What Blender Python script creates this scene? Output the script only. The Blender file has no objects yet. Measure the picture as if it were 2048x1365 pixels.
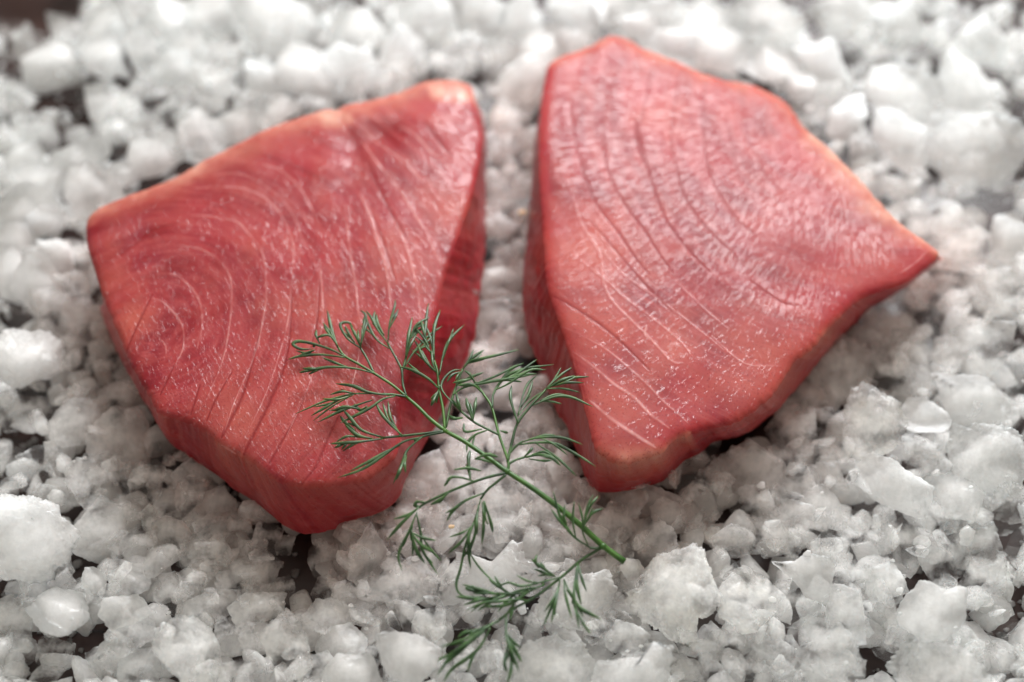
import bpy, math, random
import numpy as np
from mathutils import Vector, Matrix

# ------------------------------------------------------------------ camera, world, light
scene = bpy.context.scene
COL = scene.collection
D, EL, ZC = 0.45, math.radians(57), 0.03
CAM = np.array([0.0, -D * math.cos(EL), ZC + D * math.sin(EL)])
FWD = np.array([0.0, math.cos(EL), -math.sin(EL)])
RIGHT = np.array([1.0, 0, 0])
UP = np.cross(RIGHT, FWD)
FPX = 50 / 36 * 2048

cam = bpy.data.cameras.new('camera')
cam.lens = 50; cam.sensor_width = 36
cam.clip_start = 0.01; cam.clip_end = 20
co = bpy.data.objects.new('camera', cam); COL.objects.link(co)
co.location = CAM
co.rotation_euler = (math.pi / 2 - EL, 0, 0)
scene.camera = co

def ray(px, py):
    return FWD + RIGHT * ((px - 1024) / FPX) - UP * ((py - 682.5) / FPX)
def at(px, py, z):
    """photograph pixel (2048 wide) -> point on the horizontal plane at height z"""
    d = ray(px, py)
    return CAM + d * ((z - CAM[2]) / d[2])
def pix(p):
    v = np.asarray(p) - CAM
    w = v @ FWD
    return 1024 + FPX * (v @ RIGHT) / w, 682.5 - FPX * (v @ UP) / w

cam.dof.use_dof = True
cam.dof.focus_distance = float((at(900, 860, 0.042) - CAM) @ FWD)
cam.dof.aperture_fstop = 3.4
cam.dof.aperture_blades = 7

world = bpy.data.worlds.new('World'); scene.world = world; world.use_nodes = True
bg = world.node_tree.nodes['Background']
bg.inputs[0].default_value = (1.0, 0.955, 0.84, 1); bg.inputs[1].default_value = 0.44

def area(name, loc, target, sx, sy, power, color):
    l = bpy.data.lights.new(name, 'AREA'); l.shape = 'RECTANGLE'; l.size = sx; l.size_y = sy
    l.energy = power; l.color = color
    o = bpy.data.objects.new(name, l); COL.objects.link(o); o.location = loc
    o.rotation_euler = (Vector(target) - Vector(loc)).to_track_quat('-Z', 'Y').to_euler()
    return o
area('window_light', (0.13, 0.46, 0.46), (0.0, 0.02, 0.02), 0.38, 0.22, 8.7, (0.955, 0.985, 1.0))

area('overhead_fill', (0.0, 0.22, 0.85), (0.0, 0.0, 0.02), 0.9, 0.6, 1.2, (1.0, 0.94, 0.84))  # added soft fill lamp overhead, not a known source

scene.view_settings.view_transform = 'Standard'
scene.view_settings.look = 'None'
scene.view_settings.exposure = 0.0
scene.view_settings.gamma = 1.0
scene.cycles.use_denoising = True
scene.cycles.adaptive_threshold = 0.02
scene.cycles.max_bounces = 8
scene.cycles.transparent_max_bounces = 16
scene.cycles.transmission_bounces = 8
scene.cycles.caustics_refractive = False
scene.cycles.caustics_reflective = False
scene.cycles.sample_clamp_indirect = 4.0

rng = np.random.default_rng(7)
random.seed(7)

# ------------------------------------------------------------------ helpers
_perm = np.random.default_rng(3).permutation(256)
_g = np.random.default_rng(4).normal(size=(256, 3)); _g /= np.linalg.norm(_g, axis=1)[:, None]
def vnoise(p):
    i = np.floor(p).astype(int); f = p - i
    w = f * f * f * (f * (f * 6 - 15) + 10)
    out = 0
    for dx in (0, 1):
        wx = w[:, 0] if dx else 1 - w[:, 0]
        for dy in (0, 1):
            wy = w[:, 1] if dy else 1 - w[:, 1]
            for dz in (0, 1):
                wz = w[:, 2] if dz else 1 - w[:, 2]
                h = _g[_perm[(_perm[(_perm[(i[:, 0] + dx) & 255] + i[:, 1] + dy) & 255] + i[:, 2] + dz) & 255]]
                d = h[:, 0] * (f[:, 0] - dx) + h[:, 1] * (f[:, 1] - dy) + h[:, 2] * (f[:, 2] - dz)
                out = out + d * wx * wy * wz
    return out * 1.7
def fbm(p, octaves=3, gain=0.5):
    a, s, out = 1.0, 1.0, 0
    for k in range(octaves):
        out = out + a * vnoise(p * s + 17.3 * k); a *= gain; s *= 2.03
    return out

def mesh_obj(name, verts, faces, mat, parent=None, smooth=True):
    me = bpy.data.meshes.new(name)
    verts = np.ascontiguousarray(verts, dtype=np.float32)
    faces = np.ascontiguousarray(faces, dtype=np.int32)
    n, k = faces.shape
    me.vertices.add(len(verts)); me.vertices.foreach_set('co', verts.ravel())
    me.loops.add(n * k); me.loops.foreach_set('vertex_index', faces.ravel())
    me.polygons.add(n); me.polygons.foreach_set('loop_start', np.arange(0, n * k, k, dtype=np.int32))
    me.polygons.foreach_set('loop_total', np.full(n, k, dtype=np.int32))
    me.polygons.foreach_set('use_smooth', np.full(n, smooth))
    me.update(calc_edges=True); me.validate()
    me.materials.append(mat)
    o = bpy.data.objects.new(name, me); COL.objects.link(o)
    if parent is not None: o.parent = parent
    return o
def attr(o, name, arr):
    a = o.data.attributes.new(name, 'FLOAT', 'POINT')
    a.data.foreach_set('value', np.ascontiguousarray(arr, dtype=np.float32))
def tag(o, label=None, cat=None, group=None, kind=None):
    if label: o['label'] = label
    if cat: o['category'] = cat
    if group: o['group'] = group
    if kind: o['kind'] = kind
    return o

class NT:
    def __init__(s, name):
        s.m = bpy.data.materials.new(name); s.m.use_nodes = True
        s.t = s.m.node_tree; s.b = s.t.nodes['Principled BSDF']; s.out = s.t.nodes['Material Output']
    def n(s, kind, **kw):
        nd = s.t.nodes.new(kind)
        for k, v in kw.items(): setattr(nd, k, v)
        return nd
    def set(s, sock, v):
        if isinstance(v, bpy.types.NodeSocket): s.t.links.new(v, sock)
        elif isinstance(v, (tuple, list)) and len(v) == 3 and sock.type == 'RGBA': sock.default_value = (*v, 1)
        else: sock.default_value = v
    def noise(s, vec, scale, detail=3, rough=0.5, dist=0.0):
        nd = s.n('ShaderNodeTexNoise'); s.set(nd.inputs['Vector'], vec)
        nd.inputs['Scale'].default_value = scale; nd.inputs['Detail'].default_value = detail
        nd.inputs['Roughness'].default_value = rough; nd.inputs['Distortion'].default_value = dist
        return nd.outputs['Fac']
    def mapv(s, vec, rot=(0, 0, 0), scale=(1, 1, 1)):
        nd = s.n('ShaderNodeMapping'); s.set(nd.inputs['Vector'], vec)
        nd.inputs['Rotation'].default_value = rot; nd.inputs['Scale'].default_value = scale
        return nd.outputs[0]
    def rng(s, v, a, b, c=0.0, d=1.0):
        nd = s.n('ShaderNodeMapRange'); s.set(nd.inputs[0], v)
        for i, x in enumerate((a, b, c, d)): s.set(nd.inputs[i + 1], x)
        return nd.outputs[0]
    def math(s, op, a, b=0.0, clamp=False):
        nd = s.n('ShaderNodeMath', operation=op, use_clamp=clamp); s.set(nd.inputs[0], a); s.set(nd.inputs[1], b)
        return nd.outputs[0]
    def mix(s, f, a, b):
        nd = s.n('ShaderNodeMix', data_type='RGBA'); s.set(nd.inputs[0], f); s.set(nd.inputs[6], a); s.set(nd.inputs[7], b)
        return nd.outputs[2]
    def attr(s, name):
        return s.n('ShaderNodeAttribute', attribute_name=name).outputs['Fac']
    def bump(s, h, strength, dist, normal=None):
        nd = s.n('ShaderNodeBump'); s.set(nd.inputs['Height'], h)
        nd.inputs['Strength'].default_value = strength; nd.inputs['Distance'].default_value = dist
        if normal is not None: s.t.links.new(normal, nd.inputs['Normal'])
        return nd.outputs[0]
    def p(s, **kw):
        for k, v in kw.items():
            s.set(s.b.inputs[k.replace('_', ' ')], v)

# ------------------------------------------------------------------ materials
def mat_wood():
    m = NT('dark_wood')
    tc = m.n('ShaderNodeTexCoord').outputs['Object']
    v = m.mapv(tc, scale=(6, 160, 20))
    g = m.noise(v, 1.0, 6, 0.6, 0.6)
    m.p(Base_Color=m.mix(m.rng(g, 0.35, 0.7), (0.012, 0.0040, 0.0030), (0.032, 0.010, 0.007)),
        Roughness=m.rng(g, 0.3, 0.7, 0.22, 0.5), Specular_IOR_Level=0.4, Normal=m.bump(g, 0.4, 0.0004))
    return m.m

def mat_ice():
    m = NT('crushed_ice')
    tc = m.n('ShaderNodeTexCoord').outputs['Object']
    oi = m.n('ShaderNodeObjectInfo')
    cloud = m.noise(tc, 125, 4, 0.55)
    fine = m.noise(tc, 1100, 3, 0.6)
    pit = m.noise(tc, 300, 4, 0.6)
    clear = m.math('MULTIPLY', oi.outputs['Alpha'], m.rng(cloud, 0.34, 0.64, 0.55, 1.4), True)
    col = m.mix(m.rng(cloud, 0.35, 0.7), oi.outputs['Color'], (0.95, 0.965, 0.965))
    col = m.mix(m.math('MULTIPLY', m.attr('bounce_tint'), 0.9), col, (0.93, 0.68, 0.62))  # pink bounce and juice from the fish mixed into the ice colour
    h = m.math('ADD', m.math('MULTIPLY', fine, 0.30), pit)
    nrm = m.bump(h, 0.6, 0.0005)
    m.p(Base_Color=col, Roughness=m.rng(fine, 0.35, 0.65, 0.07, 0.26), IOR=1.31,
        Subsurface_Weight=1.0, Subsurface_Radius=(0.9, 0.97, 1.0), Subsurface_Scale=0.026,
        Normal=nrm)
    m.b.subsurface_method = 'RANDOM_WALK'
    tr = m.n('ShaderNodeBsdfTransparent'); ms = m.n('ShaderNodeMixShader')
    m.set(ms.inputs[0], m.math('MULTIPLY', clear, 0.96, True))
    m.t.links.new(m.b.outputs[0], ms.inputs[1]); m.t.links.new(tr.outputs[0], ms.inputs[2])
    m.t.links.new(ms.outputs[0], m.out.inputs[0])
    return m.m

def mat_flesh(name, rot, seed, radial):
    m = NT(name)
    tc = m.n('ShaderNodeTexCoord').outputs['Object']
    cx = m.n('ShaderNodeCombineXYZ')
    m.set(cx.inputs[0], m.attr('arc')); m.set(cx.inputs[1], m.attr('turn'))
    pol = cx.outputs[0]
    big = m.noise(tc, 30 + seed, 3, 0.5, 0.3)
    mid = m.noise(tc, 120, 3, 0.55)
    if radial:
        fib = m.noise(m.mapv(pol, scale=(240, 1250, 1)), 1.0, 2, 0.5, 0.25)
        fib2 = m.noise(m.mapv(pol, scale=(150, 720, 1)), 1.0, 2, 0.5, 0.3)
    else:
        fib = m.noise(m.mapv(m.mapv(tc, rot=(0, 0, rot)), scale=(380, 1250, 800)), 1.0, 2, 0.5, 0.2)
        fib2 = m.noise(m.mapv(m.mapv(tc, rot=(0, 0, rot + 0.25)), scale=(220, 700, 500)), 1.0, 2, 0.5, 0.2)
    pale = m.attr('pale'); fat = m.attr('fat')
    bands = m.noise(m.mapv(pol, scale=(210, 22, 1)), 1.0, 3, 0.55, 0.25)
    lines = m.noise(m.mapv(pol, scale=(900, 30, 1)), 1.0, 2, 0.5, 0.2)
    base = m.mix(m.rng(big, 0.40, 0.60), (0.1891, 0.0064, 0.0100), (0.2808, 0.0173, 0.0207))
    base = m.mix(m.math('MULTIPLY', m.rng(mid, 0.35, 0.7), 0.35), base, (0.2521, 0.0192, 0.0387))
    base = m.mix(m.math('MULTIPLY', m.rng(bands, 0.47, 0.64), 0.50), base, (0.3438, 0.0591, 0.0587))
    base = m.mix(m.math('MULTIPLY', m.rng(bands, 0.46, 0.34), 0.45), base, (0.1719, 0.0057, 0.0093))
    base = m.mix(m.math('MULTIPLY', m.rng(lines, 0.56, 0.70), 0.28), base, (0.4010, 0.1002, 0.0959))
    base = m.mix(m.math('MULTIPLY', m.rng(lines, 0.42, 0.32), 0.35), base, (0.1833, 0.0057, 0.0079))
    base = m.mix(pale, base, (0.3782, 0.0771, 0.0559))
    base = m.mix(fat, base, (0.385, 0.082, 0.050))
    base = m.mix(m.math('POWER', fat, 2.2), base, (0.50, 0.27, 0.205))
    speck = m.noise(tc, 1500, 1, 0.5)
    base = m.mix(m.math('MULTIPLY', m.rng(speck, 0.60, 0.70), 0.5), base, (0.1605, 0.0052, 0.0120))
    dk = m.rng(m.attr('groove'), 0.2, 1.25, 1.0, 0.0)
    base = m.mix(m.math('MULTIPLY', dk, 0.75), base, (0.1784, 0.0049, 0.0064))
    halo = m.math('MULTIPLY', m.rng(m.attr('septum'), 0.6, 6.0, 1.0, 0.0), m.rng(mid, 0.35, 0.65, 0.1, 0.42))
    base = m.mix(halo, base, (0.3266, 0.0591, 0.0599))
    wl = m.math('MULTIPLY', m.rng(m.attr('septum'), 0.1, 1.1, 1.0, 0.0), m.rng(mid, 0.35, 0.62, 0.08, 0.55))
    base = m.mix(wl, base, (0.6876, 0.4110, 0.3864))
    h = m.math('ADD', m.math('MULTIPLY', m.rng(fib, 0.52, 0.78), 0.8), m.math('MULTIPLY', m.rng(fib2, 0.52, 0.80), 0.45))
    nrm = m.bump(h, 1.0, 0.00002)
    cn = m.bump(h, 1.0, 0.00046)
    m.p(Base_Color=base, Roughness=0.5, IOR=1.38, Specular_IOR_Level=0.2,
        Subsurface_Weight=1.0, Subsurface_Radius=(1.0, 0.25, 0.17), Subsurface_Scale=0.004,
        Normal=nrm, Coat_Weight=m.math('SUBTRACT', 0.40 if radial else 0.44, m.math('MULTIPLY', dk, 0.32)), Coat_Roughness=0.15, Coat_IOR=1.40, Coat_Normal=cn)
    m.b.subsurface_method = 'RANDOM_WALK'
    return m.m

def mat_dill(name, a, b):
    m = NT(name)
    tc = m.n('ShaderNodeTexCoord').outputs['Object']
    n = m.noise(tc, 220, 2)
    m.p(Base_Color=m.mix(m.rng(n, 0.35, 0.65), a, b), Roughness=0.42,
        Subsurface_Weight=0.25, Subsurface_Radius=(0.5, 1.0, 0.2), Subsurface_Scale=0.001)
    return m.m

M_WOOD = mat_wood(); M_ICE = mat_ice()
M_DILL = mat_dill('dill_leaf_green', (0.009, 0.036, 0.007), (0.052, 0.110, 0.032))
M_STEM = mat_dill('dill_stem_green', (0.024, 0.085, 0.008), (0.060, 0.145, 0.018))
M_FLAKE = mat_dill('fish_crumb_orange', (0.60, 0.36, 0.20), (0.66, 0.46, 0.30))

# ------------------------------------------------------------------ table
def table():
    tw, th, n = 0.9, 0.14, 6
    root = bpy.data.objects.new('table', None); COL.objects.link(root)
    tag(root, kind='structure')
    for k in range(n):                      # boards of the table top, running across the picture
        y0 = -0.42 + k * th; y1 = y0 + th - 0.0015
        x0, x1, z0, z1, b = -tw, tw, -0.02, 0.0, 0.001
        vs = [(x0, y0, z0), (x1, y0, z0), (x1, y1, z0), (x0, y1, z0),
              (x0, y0, z1 - b), (x1, y0, z1 - b), (x1, y1, z1 - b), (x0, y1, z1 - b),
              (x0 + b, y0 + b, z1), (x1 - b, y0 + b, z1), (x1 - b, y1 - b, z1), (x0 + b, y1 - b, z1)]
        fs = [(3, 2, 1, 0), (0, 1, 5, 4), (1, 2, 6, 5), (2, 3, 7, 6), (3, 0, 4, 7),
              (4, 5, 9, 8), (5, 6, 10, 9), (6, 7, 11, 10), (7, 4, 8, 11), (8, 9, 10, 11)]
        mesh_obj('board', vs, np.array(fs), M_WOOD, root, smooth=False)
table()

# ------------------------------------------------------------------ steaks
def catmull(P, per):
    P = np.asarray(P, float); n = len(P); out = []
    for i in range(n):
        p0, p1, p2, p3 = P[(i - 1) % n], P[i], P[(i + 1) % n], P[(i + 2) % n]
        for k in range(per):
            t = k / per
            out.append(0.5 * ((2 * p1) + (-p0 + p2) * t + (2 * p0 - 5 * p1 + 4 * p2 - p3) * t * t
                              + (-p0 + 3 * p1 - 3 * p2 + p3) * t ** 3))
    return np.array(out)
def seg_dist(P, lines):
    """min over polylines of distance / halfwidth; lines: [(pts Nx2, hw list or float)]"""
    best = np.full(len(P), 9.0)
    for pts, hw0, hw1 in lines:
        L = len(pts) - 1
        lo, hi = pts.min(0) - 0.004, pts.max(0) + 0.004
        idx = np.where((P[:, 0] > lo[0]) & (P[:, 0] < hi[0]) & (P[:, 1] > lo[1]) & (P[:, 1] < hi[1]))[0]
        Q = P[idx]; b = np.full(len(idx), 9.0)
        for i in range(L):
            a, c = pts[i], pts[i + 1]; d = c - a
            t = np.clip(((Q - a) @ d) / (d @ d + 1e-12), 0, 1)
            dist = np.linalg.norm(Q - (a + t[:, None] * d), axis=1)
            u = (i + t) / L
            hw = (hw0 + (hw1 - hw0) * u) * (0.35 + 0.65 * np.sqrt(np.clip(4 * u * (1 - u), 0, 1)))
            b = np.minimum(b, dist / hw)
        best[idx] = np.minimum(best[idx], b)
    return best
def smooth_line(pts):
    P = np.asarray(pts, float)
    if len(P) < 3: return P
    Q = np.vstack([2 * P[0] - P[1], P, 2 * P[-1] - P[-2]]); out = []
    for i in range(1, len(Q) - 2):
        p0, p1, p2, p3 = Q[i - 1], Q[i], Q[i + 1], Q[i + 2]
        for k in range(4):
            t = k / 4
            out.append(0.5 * ((2 * p1) + (-p0 + p2) * t + (2 * p0 - 5 * p1 + 4 * p2 - p3) * t * t
                              + (-p0 + 3 * p1 - 3 * p2 + p3) * t ** 3))
    out.append(P[-1])
    return np.array(out)

ZT, ZB = 0.043, 0.018
STEAK_FEET = []
def build_steak(name, mat, pairs, centre_px, polar, sgn, dark, white, fatline, paleblobs, dips, label, seed):
    T = [at(*p[0], ZT)[:2] for p in pairs]
    C = at(*centre_px, ZT)[:2]
    B = []
    for t, b in pairs:
        if b is None:
            w = at(*t, ZT)[:2]; dirn = (C - w) / np.linalg.norm(C - w)
            B.append(w + dirn * 0.0025)
        else: B.append(at(*b, ZB)[:2])
    per = max(6, int(round(1000 / len(pairs))))
    T = catmull(T, per); B = catmull(B, per)
    # ragged cut edge
    N = len(T)
    ang = np.arange(N) / N * 2 * math.pi
    rp = np.stack([np.cos(ang) * 14, np.sin(ang) * 14, np.full(N, seed)], 1)
    T = T + (T - C) / np.linalg.norm(T - C, axis=1)[:, None] * (0.00030 * fbm(rp * 2, 3))[:, None]
    M = 200
    ts = np.linspace(0, 1, M + 1)[1:] ** 0.85
    verts = [np.array([[C[0], C[1]]])]
    for t in ts: verts.append(C + (T - C) * t)
    V = np.vstack(verts)
    ntop = len(V)
    # distance to the rim
    rim = T
    dr = np.full(ntop, 9.0)
    start = 1 + int(M * 0.25) * N
    for r0 in range(start, ntop, 10000):
        q = V[r0:r0 + 10000]
        dd = (q[:, :1] - rim[None, :, 0]) ** 2 + (q[:, 1:2] - rim[None, :, 1]) ** 2
        dr[r0:r0 + 10000] = np.sqrt(dd.min(1))
    wl = lambda L: [(np.array([at(x, y, ZT)[:2] for x, y in smooth_line(l[0])]), l[1] * 1.58e-4 * .5, l[2] * 1.58e-4 * .5) for l in L]
    gd = seg_dist(V, wl(dark)); sd = seg_dist(V, wl(white))
    p3 = np.column_stack([V * 60, np.full(ntop, seed * 3.1)])
    z = np.full(ntop, ZT)
    z += 0.00032 * fbm(p3 * .75, 1) + 0.00005 * fbm(p3 * 2.2, 1)
    z -= 0.0012 * np.exp(-(dr / 0.0010)) + 0.0012 * np.exp(-dr / 0.008)
    z -= 0.00010 * np.exp(-(gd * 1.0) ** 2)
    z += 0.00005 * np.exp(-(sd) ** 2)
    for (x, y, r, dz) in dips:
        c = at(x, y, ZT)[:2]; z += dz * np.exp(-(((V - c) ** 2).sum(1)) / (r * 1.58e-4) ** 2)
    pc = at(*polar, ZT)[:2]
    arc = np.linalg.norm(V - pc, axis=1); ang_ = np.arctan2((V - pc)[:, 1] * sgn, (V - pc)[:, 0] * sgn)
    arc = arc + 0.0012 * fbm(np.column_stack([V * 45, np.full(ntop, 2.0)]), 2)
    fat = np.zeros(ntop)
    for pts, w, amt in fatline:
        L = [(np.array([at(x, y, ZT)[:2] for x, y in smooth_line(pts)]), w * 1.58e-4, w * 1.58e-4)]
        fat = np.maximum(fat, amt * np.exp(-seg_dist(V, L) ** 2))
    pale = np.zeros(ntop)
    for (x, y, r, a) in paleblobs:
        c = at(x, y, ZT)[:2]; pale = np.maximum(pale, a * np.exp(-(((V - c) ** 2).sum(1)) / (r * 1.58e-4) ** 2))
    pale = np.clip(pale * 1.35 + 0.26 * fbm(np.column_stack([V * 90, np.full(ntop, 5.0)]), 3), 0, 1)
    fat = np.clip(fat * (1 + 0.5 * fbm(np.column_stack([V * 130, np.full(ntop, 9.0)]), 3)), 0, 1)
    top3 = np.column_stack([V, z])
    ringtop = top3[-N:]
    # sides
    S = 34
    side = []
    nrm = T - C; nrm /= np.linalg.norm(nrm, axis=1)[:, None]
    bow = 1.0 + 0.5 * vnoise(rp * 0.5 + 3)
    for k in range(1, S + 1):
        s = k / S
        e = s ** 1.05
        xy = T + (B - T) * e + nrm * (0.0007 * math.sin(math.pi * min(1, s * 1.1)) * bow)[:, None]
        zz = ringtop[:, 2] + (ZB - ringtop[:, 2]) * s
        P = np.column_stack([xy, zz])
        rr = 0.00045 * fbm(P * 160 + seed, 3)
        P[:, :2] += nrm * rr[:, None] * min(1, s * 4)
        side.append(P)
    low = side[-1]
    under = []
    for k in (0.9, 0.5, 0.0):
        P = low.copy(); P[:, :2] = C + (low[:, :2] - C) * k; P[:, 2] = ZB - 0.001 * (1 - k) - 0.0006
        under.append(P)
    allv = np.vstack([top3] + side + under)
    total = len(allv)
    rings = 1 + np.arange((M + S + 3)) * N
    faces = []
    i = np.arange(N); j = (i + 1) % N
    # triangle fan as degenerate-free quads: use tri list separately
    quads = []
    for r in range(M + S + 3 - 1):
        a = rings[r]; b = rings[r + 1]
        quads.append(np.stack([a + i, b + i, b + j, a + j], 1))
    quads = np.vstack(quads)
    # centre cap: small n-gon split as quads from every second vertex
    i2 = np.arange(0, N - N % 2, 2)
    cap = np.stack([np.zeros(len(i2), int), 1 + i2, 1 + (i2 + 1) % N, 1 + (i2 + 2) % N], 1)
    quads = np.vstack([cap, quads])
    # orientation: pairs run clockwise seen from above -> flip
    quads = quads[:, ::-1]
    o = mesh_obj(name, allv, quads, mat)
    full = lambda a, fill: np.concatenate([a, np.full(total - ntop, fill)])
    attr(o, 'groove', full(gd, 9.0)); attr(o, 'septum', full(sd, 9.0))
    rf, rpale = fat[-N:], pale[-N:]
    sf = np.concatenate([rf * (1 - (k + 1) / S) ** 1.5 for k in range(S)] + [np.zeros(N)] * 3)
    sp = np.concatenate([rpale * (1 - (k + 1) / S) for k in range(S)] + [np.zeros(N)] * 3)
    attr(o, 'fat', np.concatenate([fat, sf])); attr(o, 'pale', np.concatenate([pale, sp]))
    rep = lambda a: np.concatenate([a] + [a[-N:]] * (S + 3))
    attr(o, 'arc', rep(arc)); attr(o, 'turn', rep(ang_ * 0.07))
    STEAK_FEET.append(B[::12].copy())
    tag(o, label, 'fish steak', 'raw tuna steaks')
    return o

LP = [((172,430),None),((190,410),None),((230,392),None),((275,374),None),((330,354),None),((365,336),None),
 ((400,315),None),((450,290),None),((490,270),None),((530,250),None),((570,235),None),((612,222),None),((650,211),None),
 ((672,212),None),((690,202),None),((725,196),None),((760,187),None),((800,176),None),((840,158),None),((872,151),None),((905,151),None),
 ((930,157),None),((943,166),None),((950,195),(965,240)),((962,240),(972,290)),((963,285),(973,335)),((955,335),(972,385)),
 ((940,395),(971,440)),((922,450),(971,490)),((903,505),(966,545)),((886,560),(960,595)),((872,620),(955,640)),
 ((856,670),(944,690)),((836,715),(926,735)),((812,755),(905,785)),((800,800),(880,835)),((802,850),(852,888)),
 ((790,905),(820,943)),((745,945),(797,993)),((690,962),(768,1022)),((620,968),(712,1041)),((570,962),(655,1064)),
 ((535,945),(605,1068)),((500,918),(560,1045)),((465,900),(525,1015)),((440,885),(485,988)),((415,862),(440,957)),
 ((385,845),(405,932)),((350,832),(370,905)),((315,820),(340,885)),((300,795),(315,845)),((280,760),(284,795)),
 ((258,720),(252,735)),((240,680),(228,692)),((225,640),(212,650)),((208,600),(203,612)),((194,560),None),((182,520),None),((172,485),None),((168,455),None)]
RP = [((1097,123),None),((1121,105),None),((1154,94),None),((1183,84),None),((1205,70),None),((1225,64),None),((1255,70),None),
 ((1290,90),None),((1350,112),None),((1400,135),None),((1450,152),None),((1500,160),None),((1540,176),None),((1572,196),None),
 ((1592,220),None),((1612,248),None),((1645,275),None),((1680,308),None),((1720,350),None),((1755,388),None),((1790,425),None),
 ((1830,458),None),((1862,480),None),((1882,503),(1880,516)),((1855,528),(1860,535)),((1825,552),(1835,553)),((1798,566),(1812,572)),
 ((1766,574),(1786,592)),((1722,593),(1745,615)),((1690,620),(1718,642)),((1660,650),(1690,668)),((1632,685),(1662,698)),
 ((1595,713),(1636,726)),((1571,748),(1605,764)),((1545,785),(1570,805)),((1510,815),(1535,838)),((1475,836),(1495,867)),
 ((1440,845),(1455,878)),((1400,854),(1425,885)),((1381,862),(1402,906)),((1350,874),(1372,921)),((1324,900),(1342,948)),
 ((1285,912),(1316,967)),((1244,923),(1274,976)),((1213,911),(1236,984)),((1190,889),(1196,982)),((1180,850),(1172,958)),
 ((1168,805),(1153,902)),((1149,732),(1130,850)),((1130,671),(1102,800)),((1112,622),(1078,732)),((1098,578),(1060,690)),
 ((1091,540),(1049,650)),((1090,500),(1045,605)),((1086,450),(1046,550)),((1082,400),(1052,490)),((1079,350),(1057,430)),
 ((1078,300),(1062,380)),((1079,250),(1067,330)),((1082,200),(1073,280)),((1089,155),None)]

L_dark = [([(521,651),(505,723),(484,792),(464,832),(442,872)],5,12),([(583,570),(581,651),(569,731),(541,800),(513,856),(486,905)],4,11),
 ([(617,772),(593,832),(557,893),(537,925)],5,7),([(686,812),(654,880),(630,933),(601,965)],5,7),([(464,743),(432,796),(412,840)],4,6),
 ([(400,768),(380,828)],5,5),([(303,586),(271,651),(247,703)],6,5),([(351,723),(319,788)],4,6),([(735,240),(765,258),(796,290)],26,18),
 ([(727,300),(750,360),(790,440),(815,480)],12,6),([(238,509),(271,483),(304,457),(359,446)],10,6),([(848,246),(877,283),(906,316)],14,8),
 ([(700,256),(716,290),(726,325)],34,16),([(640,560),(634,640),(620,700)],4,5),([(745,430),(772,500),(790,560)],6,5)]
L_white = [([(306,661),(322,677),(330,690),(331,707)],3,2.5),([(300,593),(322,599),(344,619),(361,644),(366,663),(365,696),(348,732)],3.5,3),
 ([(337,544),(359,553),(385,577),(399,604),(403,630),(402,660),(392,700)],4,3),([(356,488),(404,499),(437,521),(459,551),(463,584),(460,640),(445,720),(412,800)],3.2,3),([(532,600),(512,700),(470,800),(448,862)],3,3),([(584,558),(574,650),(535,780),(478,895)],3,3),([(644,650),(622,760),(560,900)],3,3),([(722,660),(712,740),(680,850)],3,3),([(420,350),(475,346),(530,372),(580,420),(612,500)],3,3),
 ([(382,430),(430,433),(474,444),(499,470),(521,499),(529,529),(532,600),(515,700)],3.4,3),([(389,375),(452,373),(503,382),(547,411),(573,452),(587,496),(584,558)],3.6,3.2),
 ([(525,327),(562,342),(595,371),(620,410),(640,460)],3.5,3),([(720,386),(738,430),(756,488),(771,532),(778,580),(782,620)],6,6),
 ([(690,415),(700,503),(712,576),(716,620),(722,660)],4.5,4.5),([(639,517),(645,600),(644,650)],4,4),
 ([(727,283),(756,327),(778,356),(808,393),(837,441),(859,481),(885,536)],6.5,5),([(709,243),(734,265),(778,301),(815,331),(852,371),(888,411),(914,441)],6.5,5),
 ([(786,437),(808,481),(826,539),(837,600),(840,640)],5,4),([(845,450),(877,521)],4,3),([(764,210),(793,246),(830,272),(866,309),(896,323)],5,6),([(440,884),(470,902)],6,5)]
R_dark = [([(1242,136),(1223,169),(1211,213),(1207,264),(1212,323),(1227,371),(1253,415),(1289,462),(1319,510),(1345,545)],5,7),
 ([(1304,114),(1297,177),(1286,224),(1278,257),(1289,316),(1308,378),(1330,437),(1352,470),(1388,514),(1420,545)],6,7),
 ([(1272,238),(1274,270),(1280,300),(1288,330)],16,9),([(1363,129),(1352,195),(1342,279),(1355,341),(1370,396),(1396,437),(1432,477),(1470,510)],6,6),
 ([(1414,155),(1407,235),(1414,323),(1436,385),(1473,437),(1510,470)],5,5),([(1451,205),(1462,289),(1477,351)],4,3),
 ([(1510,307),(1532,355),(1565,384)],4,3),([(1139,177),(1147,257),(1161,323),(1183,389),(1205,426),(1234,462),(1271,517),(1300,550)],5,7),
 ([(1107,588),(1171,629),(1228,671),(1300,740)],8,5),([(1180,440),(1230,500),(1290,570),(1340,620)],4,5),([(1500,560),(1560,600),(1600,610)],5,4)]
R_white = [([(1117,323),(1143,385),(1165,451),(1198,503),(1213,584),(1267,645),(1293,668),(1343,721),(1366,725)],3,6),
 ([(1160,519),(1210,560),(1248,595),(1305,636),(1358,679),(1385,713)],4,4),([(1206,504),(1248,550),(1320,600),(1400,660),(1450,700)],3,3),
 ([(1145,698),(1183,728),(1228,767),(1267,793),(1301,827),(1339,854)],6,9),([(1179,797),(1221,835),(1267,866),(1312,892)],7,11),
 ([(1110,641),(1160,668),(1213,698),(1259,736),(1301,774),(1327,801),(1377,843)],3.5,6),([(1423,671),(1491,725),(1564,728)],3,3),
 ([(1293,650),(1290,668),(1300,680)],6,4),([(1350,560),(1400,610),(1460,660)],3,3),([(1856,500),(1830,525),(1800,545)],5,4)]
backL = [p[0] for p in LP[:24]]; backR = [p[0] for p in RP[:24]]
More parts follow.
